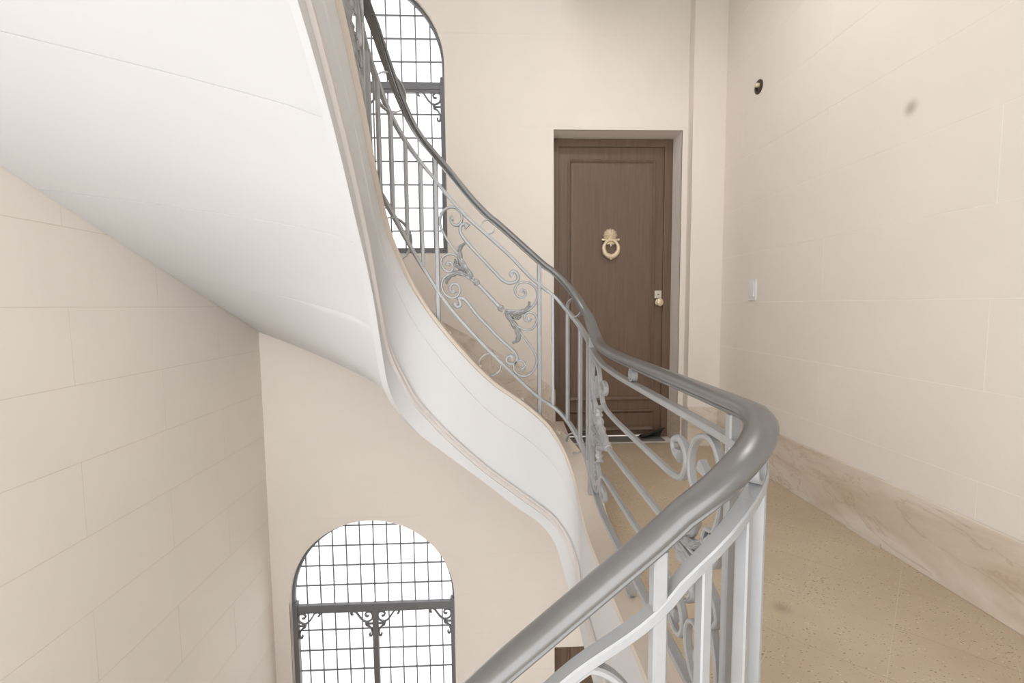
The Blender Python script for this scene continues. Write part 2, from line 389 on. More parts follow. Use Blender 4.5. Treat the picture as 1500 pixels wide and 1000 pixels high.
tag(box('ceiling', (XL, YN, ZHI), (XR, YB, ZHI+.1), 'white'), kind='structure')  # unseen; put in to cut the sky light from above
LPX, LPY = .80, 2.05
cl = tag(empty('fill_lamp', (LPX, LPY, RISE-.60)), 'unseen opal glass fill lamp added under the upper landing', 'lamp')  # no lamp known here; added to brighten the floor and right wall
bm = bmesh.new(); A, B = Vector((1, 0, 0)), Vector((0, 1, 0)); prof = [(0, .14), (.02, .145), (.03, .13)]
sweep_bm(bm, [Vector((LPX, LPY, RISE-.60-d)) for d, _ in prof], [(A, B)]*3, circ(1, 28), scale=[(q, q) for _, q in prof]); from_bm('fill_lamp_base', bm, 'brass', cl, True)
bm = bmesh.new(); prof = [(.028, .125), (.05, .15), (.08, .145), (.105, .11), (.12, .05), (.123, .005)]
sweep_bm(bm, [Vector((LPX, LPY, RISE-.60-d)) for d, _ in prof], [(A, B)]*6, circ(1, 28), scale=[(q, q) for _, q in prof])
m_, nt_, b_ = new_mat('fill_lamp_glass'); b_.inputs['Base Color'].default_value = (.9, .88, .85, 1); b_.inputs['Emission Color'].default_value = (1, .97, .93, 1); b_.inputs['Emission Strength'].default_value = 2.5; M['opal'] = m_
from_bm('fill_lamp_shade', bm, 'opal', cl, True)
ld = bpy.data.lights.new('fill_light', 'AREA'); ld.shape = 'DISK'; ld.size = .3; ld.energy = 4.0; ld.color = (1, .98, .96); lo_ = bpy.data.objects.new('fill_light', ld); lo_.location = (LPX, LPY, RISE-.735); link(lo_)  # fill light of the added fixture
tag(box('wall_near_blocker', (.60, YN-.12, ZLO), (XR, YN, ZHI), 'wall'), kind='structure')  # added unseen; covers only the right so sky light enters from the left

# ------------------------------------------------------------------ windows
def arch_outline(sill, spring, inset, y):
    h = WHW-inset; P = [(WXC-h, sill+inset), (WXC-h, spring)]
    P += [(WXC+h*math.cos(math.pi-a*math.pi/32), spring+h*math.sin(a*math.pi/32)) for a in range(1, 32)]
    P += [(WXC+h, spring), (WXC+h, sill+inset)]
    return [Vector((x, y, z)) for x, z in P]
def stroke(bm, pts3, n, half_d, half_t, ts=None):
    fr = []
    for i in range(len(pts3)):
        t = (pts3[min(i+1, len(pts3)-1)]-pts3[max(i-1, 0)]).normalized(); nn = n[i] if isinstance(n, list) else n
        b = nn.cross(t); b.normalize(); fr.append((nn, b))
    sweep_bm(bm, pts3, fr, crect(half_d, half_t), scale=[(1 if k <= 1.3 else 1.15, k) for k in ts] if ts else None)
BR = [[(515, 318), (520, 330), (545, 322), (556, 290), (535, 262), (500, 250), (455, 262), (436, 300), (436, 345), (455, 390), (500, 418), (545, 424), (590, 405), (640, 358), (680, 300), (715, 252), (750, 235), (790, 240), (808, 265), (795, 288), (775, 282)],
      [(440, 462), (548, 462)], [(542, 425), (548, 462), (542, 488), (500, 505), (465, 545), (447, 600), (447, 650), (465, 678), (488, 668), (492, 645), (478, 640)]]
def make_window(name, sill, spring, ztr, nrow):
    root = tag(empty(name, (WXC, YB+.09, sill)), kind='structure')
    yw = YB+.085; fwid = .02
    ol = arch_outline(sill, spring, fwid/2, yw)
    bm = bmesh.new(); Y = Vector((0, 1, 0)); fr = []
    for i in range(len(ol)):
        t = (ol[min(i+1, len(ol)-1)]-ol[max(i-1, 0)]).normalized(); fr.append((Y, Y.cross(t).normalized()))
    sweep_bm(bm, ol, fr, rect(.03, fwid/2)); add_box(bm, (WXC-WHW, yw-.032, sill), (WXC+WHW, yw+.03, sill+.045)); add_box(bm, (WXC+WHW-.036, yw-.04, sill+.044), (WXC+WHW, yw+.028, ztr+.03), .003); add_box(bm, (WXC-WHW, yw-.04, sill+.044), (WXC-WHW+.036, yw+.028, ztr+.03), .003)
    from_bm('window_frame', bm, 'iron_dark', root)
    bm = bmesh.new(); add_box(bm, (WXC-WHW+.01, yw-.03, ztr-.05), (WXC+WHW-.01, yw+.025, ztr), .004); add_box(bm, (WXC-WHW+.01, yw-.024, ztr-.068), (WXC+WHW-.01, yw+.02, ztr-.045), .003)
    from_bm('transom', bm, 'iron_dark', root)
    zt = ztr-.06
    bm = bmesh.new(); add_box(bm, (WXC-.022, yw-.028, sill+.04), (WXC+.022, yw+.022, zt+.01), .004); from_bm('mullion', bm, 'iron_dark', root)
    cw = 2*WHW/12; rh = .1575
    hz = [ztr+.148+k*.157 for k in range(5)]+[zt-rh*.98-k*.1655 for k in range(nrow)]
    hz = [z for z in hz if sill+.06 < z < spring+WHW-.03]
    def half(z): return WHW if z <= spring else math.sqrt(max(1e-6, WHW**2-(z-spring)**2))
    for z in hz:
        h = half(z)-.008; box('glazing_bar', (WXC-h, yw-.008, z-.0043), (WXC+h, yw+.004, z+.0043), 'iron_dark', root)
    for i in range(1, 12):
        x = WXC-WHW+i*cw; top = spring+math.sqrt(max(0, (WHW-.008)**2-(x-WXC)**2))
        if i == 6: box('glazing_bar', (x-.0043, yw-.008, ztr), (x+.0043, yw+.004, top), 'iron_dark', root)
        else: box('glazing_bar', (x-.0043, yw-.007, sill+.04), (x+.0043, yw+.003, top), 'iron_dark', root)
    zl = sorted([sill+.02]+hz+[ztr-.03, spring+WHW-.006]); shared = {}
    for a, b in zip(zl, zl[1:]):
        for i in range(12):
            xa, xb = WXC-WHW+i*cw, WXC-WHW+(i+1)*cw
            near = min(abs(xa-WXC), abs(xb-WXC))
            if a > spring and half(a) <= near+.012: continue
            full = b <= spring or (half(b) >= max(abs(xa-WXC), abs(xb-WXC)))
            if full:
                key = round(b-a, 4)
                if key not in shared:
                    hx, hh = cw/2-.001, (b-a)/2-.001
                    me = bpy.data.meshes.new('pane'); me.from_pydata([(sx*hx, dy, sz*hh) for dy in (0, .004) for sx, sz in ((-1, -1), (1, -1), (1, 1), (-1, 1))], [],
                        [(0, 1, 2, 3), (7, 6, 5, 4), (0, 4, 5, 1), (1, 5, 6, 2), (2, 6, 7, 3), (3, 7, 4, 0)]); me.materials.append(M['glass']); shared[key] = me
                o = bpy.data.objects.new('pane', shared[key]); o.location = ((xa+xb)/2, yw+.002, (a+b)/2); o.rotation_euler = (random.uniform(-.006, .006), 0, random.uniform(-.006, .006)); link(o, root)
            else:
                poly = []; n = 8
                xs = [xa+.001+(xb-xa-.002)*k/n for k in range(n+1)]
                tops = [min(b-.001, spring+math.sqrt(max(0, (WHW-.004)**2-(x-WXC)**2))) for x in xs]
                pts = [(x, t) for x, t in zip(xs, tops) if t > a+.002]
                if len(pts) < 2: continue
                poly = [(pts[0][0], a+.001), (pts[-1][0], a+.001)]+pts[::-1]; m = len(poly)
                pyd('pane', [(x, yw+.002, z) for x, z in poly]+[(x, yw+.006, z) for x, z in poly], [tuple(range(m)), tuple(range(2*m-1, m-1, -1))]+[(k, (k+1) % m, (k+1) % m+m, k+m) for k in range(m)], 'glass', root)
    for xc, sg in ((WXC+.022, 1), (WXC-.022, -1), (WXC+WHW-.036, -1), (WXC-WHW+.036, 1)):
        bm = bmesh.new()
        for st in BR:
            sp = smooth_pts(st, 4) if len(st) > 3 else st
            P = [Vector((xc+sg*(x-436)*.00044, yw-.018, zt-(y-228)*.00046)) for x, y in sp]
            k = len(P); ts = [1+.9*max(0, 1-i/5)+(.9*max(0, 1-(k-1-i)/5)) for i in range(k)] if len(st) > 3 else None
            stroke(bm, P, Vector((0, 1, 0)), .009, .0058, ts)
        from_bm('corner_scroll', bm, 'iron_dark', root)
    return root
make_window('window_1', WSILL_U, WSP_U, 2.645, 7)
make_window('window_2', WSILL_L, WSP_L, -1.235, 7)

# ------------------------------------------------------------------ doors
def make_door(name, dz, full, ztop):
    root = tag(empty(name, ((DX0+DX1)/2, YB+.22, dz)), kind='structure'); yf = YB+.17
    bm = bmesh.new(); top = ztop-.002
    add_box(bm, (DX1-.062, yf, dz), (DX1, yf+.08, top), .004); add_box(bm, (DX0, yf, dz), (DX0+.062, yf+.08, top), .004); add_box(bm, (DX0+.05, yf+.002, top-.058), (DX1-.05, yf+.08, top), .004)
    from_bm('door_frame', bm, 'wood', root)
    yl = yf+.018; lx0, lx1, lz1 = DX0+.06, DX1-.06, top-.056
    leaf = box('door_leaf', (lx0, yl, dz+.012), (lx1, yl+.045, lz1), 'wood', root, .004)
    def mould(x0, x1, z0, z1, parent):
        bm = bmesh.new(); prof = [(.0, .004), (-.016, .004), (-.019, .012), (-.013, .02), (-.006, .026), (-.003, .03), (-.004, .047)]
        # profile (depth, inset) swept round the rectangle with mitred corners
        cs = [(x0, z0, 1, 1), (x1, z0, -1, 1), (x1, z1, -1, -1), (x0, z1, 1, -1)]
        rings = [[bm.verts.new((x+sx*i, yl+d, z+sz*i)) for d, i in prof] for x, z, sx, sz in cs]
        for k in range(4):
            a, b = rings[k], rings[(k+1) % 4]
            for j in range(len(prof)-1): bm.faces.new((a[j], b[j], b[j+1], a[j+1]))
        from_bm('panel_moulding', bm, 'wood', parent)
    mould(.585, 1.268, dz+.295, dz+2.152, leaf)
    box('panel', (.625, yl-.005, dz+.33), (1.227, yl+.002, dz+2.113), 'wood', leaf, .003)
    mould(.585, 1.278, dz+.05, dz+.222, leaf)
    if not full: return root
    bm = bmesh.new(); add_box(bm, (1.267, yl-.014, 1.098), (1.322, yl, 1.158), .004); lk = from_bm('lock_plate', bm, 'lockplate', leaf)
    box('keyhole', (1.288, yl-.0155, 1.124), (1.303, yl-.013, 1.130), 'socket', lk)
    bm = bmesh.new(); Yd = Vector((0, -1, 0)); A, B = Vector((1, 0, 0)), Vector((0, 0, 1))
    prof = [(0, .022), (.006, .022), (.010, .011), (.024, .010), (.030, .020), (.042, .027), (.055, .024), (.062, .012), (.064, .001)]
    P = [Vector((1.298, yl, 1.068))+Yd*d for d, r in prof]
    sweep_bm(bm, P, [(A, B)]*len(P), circ(1, 16), scale=[(r, r*1.2) for d, r in prof]); from_bm('door_knob', bm, 'brass', leaf, True)
    # knocker : scalloped shell plate, hanging ring, palmette, drop
    kx, yk = .917, yl-.006
    bm = bmesh.new(); n = 40; c = bm.verts.new((kx, yk-.026, 1.585)); ring1, ring2 = [], []
    for i in range(n):
        a = 2*math.pi*i/n; sc_ = 1+.05*math.cos(12*a); r = .052*sc_
        ring1.append(bm.verts.new((kx+r*.7*math.cos(a), yk-.020-.003*math.cos(12*a), 1.582+r*.7*math.sin(a)))); ring2.append(bm.verts.new((kx+r*math.cos(a), yk, 1.582+r*math.sin(a))))
    for i in range(n):
        j = (i+1) % n; bm.faces.new((c, ring1[i], ring1[j])); bm.faces.new((ring1[i], ring2[i], ring2[j], ring1[j]))
    kn = from_bm('door_knocker', bm, 'brass', leaf, True)
    bm = bmesh.new(); N_ = 40; P, fr, scl = [], [], []
    for i in range(N_):
        a = 2*math.pi*i/N_-math.pi/2; q = Vector((kx+.056*math.cos(a), yk-.022, 1.482+.062*math.sin(a)))
        P.append(q); fr.append((Vector((0, 1, 0)), Vector((math.cos(a), 0, math.sin(a))))); k = 1.15-.35*math.sin(a)+.08*math.sin(9*a); scl.append((k, k))
    sweep_bm(bm, P, fr, circ(.0135, 10), closed=True, scale=scl); from_bm('knocker_ring', bm, 'brass', kn, True)
    bm = bmesh.new()
    bmesh.ops.create_uvsphere(bm, u_segments=10, v_segments=6, radius=.010, matrix=Matrix.Translation((kx, yk-.022, 1.402)))
    for a in (-90, -150, -30):
        v = Vector((math.cos(math.radians(a)), 0, math.sin(math.radians(a))))
        q = [Vector((kx, yk-.016, 1.530))+v*t for t in (0, .012, .024, .034)]
        sweep_bm(bm, q, [(Vector((0, 1, 0)), Vector((0, 1, 0)).cross(v))]*4, circ(1, 8), scale=[(.006, .006), (.007, .010), (.006, .008), (.002, .002)])
    for sx in (-1, 1):
        q = [Vector((kx+sx*t, yk-.012, 1.546+.12*(t-.04))) for t in (.03, .05, .062, .07)]
        sweep_bm(bm, q, [(Vector((0, 1, 0)), Vector((0, 0, 1)))]*4, circ(1, 8), scale=[(.006, .007), (.006, .007), (.007, .010), (.003, .004)])
    from_bm('palmette', bm, 'brass', kn, True)
    return root
make_door('door_1', .0, True, DZ)
make_door('door_2', -RISE, False, DZ-RISE-.06)

# ------------------------------------------------------------------ staircase
st = tag(empty('staircase', (0, 1.6, 0)), 'curved white plaster staircase with tan stone treads winding round the open well', 'staircase')
SA, SB = -LW+.30, LW-.30                     # one turn down, one turn up
SS = srange(SA, SB, .025)
Z = Vector((0, 0, 1))
# stringer : body of the closed string with its face, bottom and hidden back
bm = bmesh.new(); rings = []
for s in SS:
    p, n, t = W(s); zt, zb = zN(s), zB(s)
    rings.append([bm.verts.new(p+Z*zt), bm.verts.new(p+Z*(zt-.165)), bm.verts.new(p+n*.006+Z*(zt-.172)), bm.verts.new(p+n*.010+Z*(.5*(zt+zb)-.05)), bm.verts.new(p+n*.006+Z*(zM(s)+.02)), bm.verts.new(p+Z*(zM(s)-.03)), bm.verts.new(p+Z*zb),
                  bm.verts.new(p+n*.03+Z*zb), bm.verts.new(p+n*.10+Z*(.4*zb+.6*zt)), bm.verts.new(p+n*.10+Z*zt)])
for a, b in zip(rings, rings[1:]):
    m = len(a)
    for j in range(m): bm.faces.new((a[j], a[(j+1) % m], b[(j+1) % m], b[j]))
bm.faces.new(rings[0]); bm.faces.new(rings[-1][::-1])
stg = from_bm('stringer', bm, 'white', st, True)
def along(bm, s0, s1, off, zf, prof, step=.025, scl=None):
    P, F = [], []
    for s in srange(s0, s1, step):
        p, n, t = W(s, off); e = .004; dz = (zf(s+e)-zf(s-e))/(2*e); tt = (t+Z*dz).normalized()
        P.append(p+Z*zf(s)); F.append((n, tt.cross(n) if (tt.cross(n)).z > 0 else n.cross(tt)))
    sweep_bm(bm, P, F, prof)
bm = bmesh.new(); along(bm, SA, SB, 0, zM, [(.004, .020), (-.008, .018), (-.013, .010), (-.007, .003), (-.013, -.004), (-.015, -.012), (-.006, -.018), (.004, -.020)])
from_bm('moulding', bm, 'trim_line', stg, True)
bm = bmesh.new(); along(bm, SA, SB, 0, lambda s: zN(s)+CT/2, [(-.010, -.0105), (-.020, -.005), (-.021, .003), (-.015, .0105), (.105, .0105), (.105, -.0105)])
from_bm('coping', bm, 'coping', st, True)
# outer line along the walls, by riser number
NR = 21; RH = RISE/NR
def outer_tab():
    pts = [(0, (.72, YB)), (1, (.50, YB)), (2, (.25, YB)), (3, (-.05, YB)), (4, (-.38, YB)), (5, (-.77, YB)), (6, (-1.20, YB)), (7, (XL, YB))]
    for i in range(1, 9): pts.append((7+i, (XL, YB+(YN-YB)*i/8)))
    for i, x in enumerate((-1.24, -.82, -.42, -.08, .22, .48)): pts.append((16+i, (x, YN)))
    return pts
OT = outer_tab()
def outer(k):
    for (a, p), (b, q) in zip(OT, OT[1:]):
        if a <= k <= b: f = (k-a)/(b-a); return Vector((p[0]+(q[0]-p[0])*f, p[1]+(q[1]-p[1])*f, 0))
    return Vector((*OT[-1][1], 0)) if k > OT[-1][0] else Vector((*OT[0][1], 0))
def inner_s(z):
    lo, hi = .3, LW-.25
    for _ in range(40):
        m = (lo+hi)/2
        if zC(m) < z: lo = m
        else: hi = m
    return (lo+hi)/2
SK = {k: inner_s(k*RH) for k in range(0, NR+1)}; SK[0] = .62; SK[NR] = inner_s(NR*RH-.02)
def sk(k):
    k = max(0, min(NR, k)); a = min(int(k), NR-1); return SK[a]+(SK[a+1]-SK[a])*(k-a)
def stairs(dz, tag_all):
    for k in range(1, NR):
        z = k*RH+dz; nose = .022
        inn = []
        for i in range(7):
            s = SK[k]+(SK[k+1]-SK[k])*i/6; p, n, t = W(s, .03); inn.append(p)
        i0, o0 = inn[0].copy(), outer(k)
        d = (o0-i0).normalized(); back = Vector((d.y, -d.x, 0))
        if back.dot(inn[-1]-inn[0]) > 0: back = -back
        outs = [outer(k)]+([Vector((XL, YB, 0))] if k < 7 < k+1 else [])+([Vector((XL, YN, 0))] if k < 15 < k+1 else [])+[outer(k+1)]
        def ins(p): return Vector((min(max(p.x, XL+.002), XR), min(max(p.y, YN+.002), YB-.002), 0))
        poly = [inn[0]+back*nose]+inn[1:]+[ins(q) for q in outs[::-1][:-1]]+[ins(outs[0]+back*nose)]
        m = len(poly); bm = bmesh.new()
        lo = [bm.verts.new(p+Z*(z-.035)) for p in poly]; hi = [bm.verts.new(p+Z*z) for p in poly]
        bm.faces.new(hi); bm.faces.new(lo[::-1])
        for i in range(m): bm.faces.new((lo[i], lo[(i+1) % m], hi[(i+1) % m], hi[i]))
        from_bm('tread', bm, 'coping', st)
        bm = bmesh.new(); a, b = i0, ins(o0); th = -back*.02
        ngon = [a, b, ins(b+th), a+th]
        lo = [bm.verts.new(p+Z*(z-RH)) for p in ngon]; hi = [bm.verts.new(p+Z*(z-.034)) for p in ngon]
        bm.faces.new(hi); bm.faces.new(lo[::-1])
        for i in range(4): bm.faces.new((lo[i], lo[(i+1) % 4], hi[(i+1) % 4], hi[i]))
        from_bm('riser', bm, 'coping', st)
stairs(0, True); stairs(-RISE, True)
# last riser up to each landing
for dz in (-RISE, 0):
    a = W(SK[NR], .03)[0]; b = Vector((.50, YN+.002, 0)); a = Vector((.50, a.y, 0))
    pyd('riser', [(.50, Y0-.03, RISE-RH+dz), (.50, YN+.002, RISE-RH+dz), (.50, YN+.002, RISE-.02+dz), (.50, Y0-.03, RISE-.02+dz),
                  (.499, Y0-.03, RISE-RH+dz), (.499, YN+.002, RISE-RH+dz), (.499, YN+.002, RISE-.02+dz), (.499, Y0-.03, RISE-.02+dz)],
        [(0, 1, 2, 3), (7, 6, 5, 4), (0, 4, 5, 1), (1, 5, 6, 2), (2, 6, 7, 3), (3, 7, 4, 0)], 'coping', st)
# soffit panels between the string and the walls
def soff(k, f, dz, lift=0):
    s = sk(k); p, n, t = W(s, .025); lf = max(0, min(1, (8.2-k)/3)); zi = zB(s)+.21*lf*lf*(3-2*lf); o = outer(k); zo = k*RH-.405
    o = Vector((max(o.x, XL+.001), min(max(o.y, YN+.001), YB-.001), 0))
    q = p.lerp(o, f); return Vector((q.x, q.y, zi+(zo-zi)*f**.68+dz+lift))
KJ = [.2, 2.1, 4.0, 5.9, 7.8, 8.9, 10.36, 11.95, 13.5, 15, 16.9, 18.9, NR-.05]
for dz in (0, -RISE):
    for a, b in zip(KJ, KJ[1:]):
        ks = sorted({*[a+.006+(b-a-.012)*i/10 for i in range(11)], *[c for c in (7, 15) if a < c < b]}); nc = 12
        bm = bmesh.new(); g = [[bm.verts.new(soff(k, j/nc, dz)) for j in range(nc+1)] for k in ks]; h = [[bm.verts.new(soff(k, j/nc, dz, .05)) for j in range(nc+1)] for k in ks]
        R_, C_ = len(ks), nc+1
        for i in range(R_-1):
            for j in range(nc):
                bm.faces.new((g[i][j], g[i+1][j], g[i+1][j+1], g[i][j+1])); bm.faces.new((h[i][j], h[i][j+1], h[i+1][j+1], h[i+1][j]))
        for i in range(R_-1):
            bm.faces.new((g[i][0], h[i][0], h[i+1][0], g[i+1][0])); bm.faces.new((g[i][nc], g[i+1][nc], h[i+1][nc], h[i][nc]))
        for j in range(nc):
            bm.faces.new((g[0][j], g[0][j+1], h[0][j+1], h[0][j])); bm.faces.new((g[-1][j], h[-1][j], h[-1][j+1], g[-1][j+1]))
        from_bm('soffit_panel', bm, 'white', st, True)
    bm = bmesh.new(); ks = [.2+(NR-.25)*i/160 for i in range(161)]; g = [[bm.verts.new(soff(k, f, dz, .025)) for f in [j/12 for j in range(13)]] for k in ks]
    for a, b in zip(g, g[1:]):
        for j in range(12): bm.faces.new((a[j], a[j+1], b[j+1], b[j]))
    from_bm('soffit_core', bm, 'joint_light', st, True)
# skirting up the stair on the back and left wall
bm = bmesh.new()
def skirt(bm, ks, inward):
    pr = []
    for k in ks:
        o = outer(k); z = k*RH
        o = Vector((max(o.x, XL), min(o.y, YB), 0)); i = o+inward
        pr.append([bm.verts.new(q+Z*zz) for q, zz in ((o, z-.16), (i, z-.16), (i, z+.215), (o, z+.215))])
    for a, b in zip(pr, pr[1:]):
        for j in range(4): bm.faces.new((a[j], a[(j+1) % 4], b[(j+1) % 4], b[j]))
    bm.faces.new(pr[0]); bm.faces.new(pr[-1][::-1])
kk = [1.15+(7-1.15)*i/24 for i in range(25)]
skirt(bm, kk, Vector((0, -.013, 0))); tag(from_bm('baseboard_back', bm, 'marble'), kind='structure')
bm = bmesh.new(); skirt(bm, [7+8*i/20 for i in range(21)], Vector((.013, 0, 0))); tag(from_bm('baseboard_left', bm, 'marble'), kind='structure')

# ------------------------------------------------------------------ railing
rl = tag(empty('stair_railing', (X1+OFF, YM, .02)), 'grey wrought iron stair railing with scroll panels and a moulded handrail', 'railing')
RA_, RB_ = -2.75, 3.15
hh = [(.014, -.018), (.0145, -.0135), (.0205, -.013), (.0225, -.0100), (.0205, -.0068), (.0165, -.0060), (.0165, -.0045), (.0250, -.0040), (.0275, .001), (.0265, .008), (.0215, .013), (.012, .0162)]
hp = hh+[(0, .0172)]+[(-a, b) for a, b in hh[::-1]]
bm = bmesh.new(); along(bm, RA_, RB_, OFF, zH, hp, .02); from_bm('handrail', bm, 'hand', rl, True)
for nm, zf in (('upper_rail', zS), ('lower_rail', zL)):
    bm = bmesh.new(); along(bm, RA_, RB_, OFF, zf, crect(.0145, .0085, .15), .02); from_bm(nm, bm, 'iron', rl)
def bar(name, s, za, zb, ht, hn):
    p, n, t = W(s, OFF); bm = bmesh.new()
    sweep_bm(bm, [p+Z*za, p+Z*zb], [(t, n)]*2, crect(ht, hn, .15)); return from_bm(name, bm, 'iron', rl)
def ring(s, za, zb):
    p, n, t = W(s, OFF); r = (zb-za)/2; c = p+Z*((za+zb)/2); bm = bmesh.new(); P, F = [], []
    for i in range(28):
        a = 2*math.pi*i/28; d = t*math.cos(a)+Z*math.sin(a); P.append(c+d*(r-.003)); F.append((n, d))
    sweep_bm(bm, P, F, rect(.010, .003), closed=True); from_bm('ring', bm, 'iron', rl, True)
POSTS_UP = [(.594, .907), (1.446, 1.828), (2.90, 3.15)]
POSTS = [(1.446, 1.828), (.594, .907), (-.75, -1.064), (-1.60, -2.02)]
for a, b in POSTS:
    n = 6 if abs(b-a) > .35 else 5
    for i in range(n+1):
        s = a+(b-a)*i/n
        if i in (0, n): bar('post', s, zC(s)-.005, zH(s)-.02, .011, .013)
        else: bar('baluster', s, zL(s)-.004, zS(s)+.004, .0085, .011)
        if i in (1, n-1) and False: pass
    m = (a+b)/2
    ring(m, zS(m)+.009, zH(m)-.017); ring(m, zC(m)+.001, zL(m)-.009)
# a few balusters beside the next corner of the flight above
for s in (3.08,): bar('post', s, zC(s)-.005, zH(s)-.02, .011, .013)
# scroll panels : strokes drawn on the panel of the back flight, (along, height) taken from it
L0, SREF = .539, 1.446
def zpix(X, Y):
    """drawing units -> (distance downhill from the upper post, height fraction from the upper rail)"""
    u = X*.27; v = 290+Y*.27
    a = u/150.0
    vu = 279.5+u*.925+ (u-75)**2*-.0006; vl = 424+u*1.08+(u-75)**2*-.0004
    return a, (v-vu)/(vl-vu)
STROKES = [
 # top left volute rising out of the leaf
 ([(198, 425), (165, 372), (128, 312), (92, 272), (55, 225), (25, 175), (18, 135), (34, 92), (72, 66), (112, 70), (136, 100), (132, 135), (108, 152), (82, 142), (78, 122), (90, 116)], 0, 2.2),
 # upper long bar
 ([(168, 160), (152, 146), (134, 150), (126, 172), (136, 200), (165, 238), (215, 295), (265, 350), (315, 405), (352, 444), (388, 462), (420, 458), (440, 438), (434, 412), (414, 402), (400, 414), (412, 424)], 2.0, 2.2),
 # upper right volute
 ([(362, 598), (420, 606), (476, 604), (518, 580), (543, 538), (540, 490), (512, 458), (474, 450), (440, 464), (422, 492), (430, 522), (456, 535), (478, 522), (480, 500), (464, 494), (456, 508)], 0, 2.2),
 # small right volute
 ([(384, 636), (410, 672), (446, 692), (486, 706), (524, 692), (543, 656), (530, 622), (500, 610), (474, 626), (474, 650), (494, 656), (502, 640)], 0, 2.0),
 # lower right volute
 ([(362, 604), (395, 650), (432, 696), (468, 742), (508, 796), (534, 846), (538, 894), (516, 935), (472, 955), (432, 938), (410, 905), (422, 876), (452, 868), (474, 886), (468, 912), (450, 914)], 0, 2.0),
 # lower long bar
 ([(92, 535), (100, 556), (122, 548), (116, 524), (112, 512), (140, 518), (168, 548), (215, 608), (270, 668), (325, 730), (378, 782), (416, 820), (430, 850), (420, 876), (396, 880), (372, 864), (374, 842), (394, 838), (406, 850)], 2.0, 1.8),
 # lower left volute
 ([(195, 432), (150, 402), (106, 388), (64, 394), (32, 420), (20, 456), (34, 492), (72, 512), (104, 502), (120, 474), (108, 446), (82, 442), (66, 462), (76, 484), (90, 474)], 0, 2.2),
 # middle left volute
 ([(170, 392), (140, 345), (102, 302), (66, 294), (32, 312), (20, 342), (38, 374), (66, 382), (84, 364), (78, 342), (60, 338), (54, 352)], 0, 2.0)]
LEAVES = [([(190, 412), (158, 372), (128, 330), (118, 285), (128, 255), (152, 240)], .020), ([(188, 420), (150, 395), (112, 385), (78, 395), (52, 420), (46, 445)], .018),
          ([(366, 600), (400, 612), (432, 614), (470, 604), (498, 580), (500, 552)], .018), ([(368, 608), (398, 652), (424, 690), (440, 726), (432, 760), (404, 772)], .020),
          ([(150, 372), (122, 362), (100, 340), (96, 318)], .015), ([(392, 620), (420, 638), (442, 640), (456, 620)], .015)]
def panel_pt(X, Y, s_hi, Lp):
    a, b = zpix(X, Y); s = s_hi-a*Lp; z = zS(s)+(zL(s)-zS(s))*b
    z = min(max(z, zL(s)+.012), zS(s)-.012)
    p, n, t = W(s, OFF); return p+Z*z, n
def iron_stroke(q, ht, e0, e1, name='scroll'):
    k = len(q); ts = [1+e0*max(0, 1-i/7)+e1*max(0, 1-(k-1-i)/7) for i in range(k)]
    bm = bmesh.new(); stroke(bm, [a for a, _ in q], [b for _, b in q], .0105, ht, ts); from_bm(name, bm, 'iron', rl, True)
def iron_leaf(q, wd):
    k = len(q); bm = bmesh.new(); P = [a for a, _ in q]; fr, scl = [], []
    for i in range(k):
        t = (P[min(i+1, k-1)]-P[max(i-1, 0)]).normalized(); nn = q[i][1]; b = nn.cross(t).normalized(); u = i/(k-1)
        lobes = 1+.45*abs(math.sin(u*math.pi*4.5)); wv = .62*wd*(.35+.65*math.sin(math.pi*min(1, .12+u*.88)))*lobes
        fr.append((nn, b)); scl.append((1.0+.25*math.sin(u*40), wv))
    prof = [(-.015, 0), (-.011, .35), (-.013, .62), (-.004, 1), (.004, 1), (.013, .62), (.011, .35), (.015, 0), (.011, -.35), (.013, -.62), (.004, -1), (-.004, -1), (-.013, -.62), (-.011, -.35)]
    sweep_bm(bm, P, fr, prof, scale=scl); from_bm('leaf', bm, 'iron', rl, True)
def iron_collar(a, b, na):
    t = (b-a).normalized(); c = (a+b)/2; B_ = na.cross(t).normalized()
    P = [c+t*d for d in (-.016, -.013, -.009, 0, .009, .013, .016)]; bm = bmesh.new()
    sweep_bm(bm, P, [(na, B_)]*7, circ(1, 12), scale=[(r, r) for r in (.010, .015, .015, .0195, .015, .015, .010)]); from_bm('collar', bm, 'iron', rl, True)
def mid_rings(m):
    ring(m, zS(m)+.009, zH(m)-.017); ring(m, zC(m)+.001, zL(m)-.009)
QLOOP = [(.33, .0), (.25, .012), (.155, .038), (.072, .099), (.034, .187), (.045, .272), (.088, .312), (.155, .295), (.190, .245), (.188, .192), (.150, .160), (.110, .180), (.106, .222), (.136, .236)]
QSMALL = [(.30, .004), (.20, .010), (.12, .016), (.062, .034), (.038, .072), (.060, .104), (.096, .102), (.110, .074), (.086, .062)]
QBAR = [(.254, .218), (.290, .222), (.296, .248), (.262, .262), (.224, .246), (.214, .208), (.244, .166), (.31, .152), (.42, .150)]
QLEAVES = [([(.325, .002), (.27, .020), (.215, .040), (.175, .070), (.170, .105), (.190, .130)], .024), ([(.325, .002), (.26, .016), (.20, .020), (.15, .034), (.115, .058)], .018)]
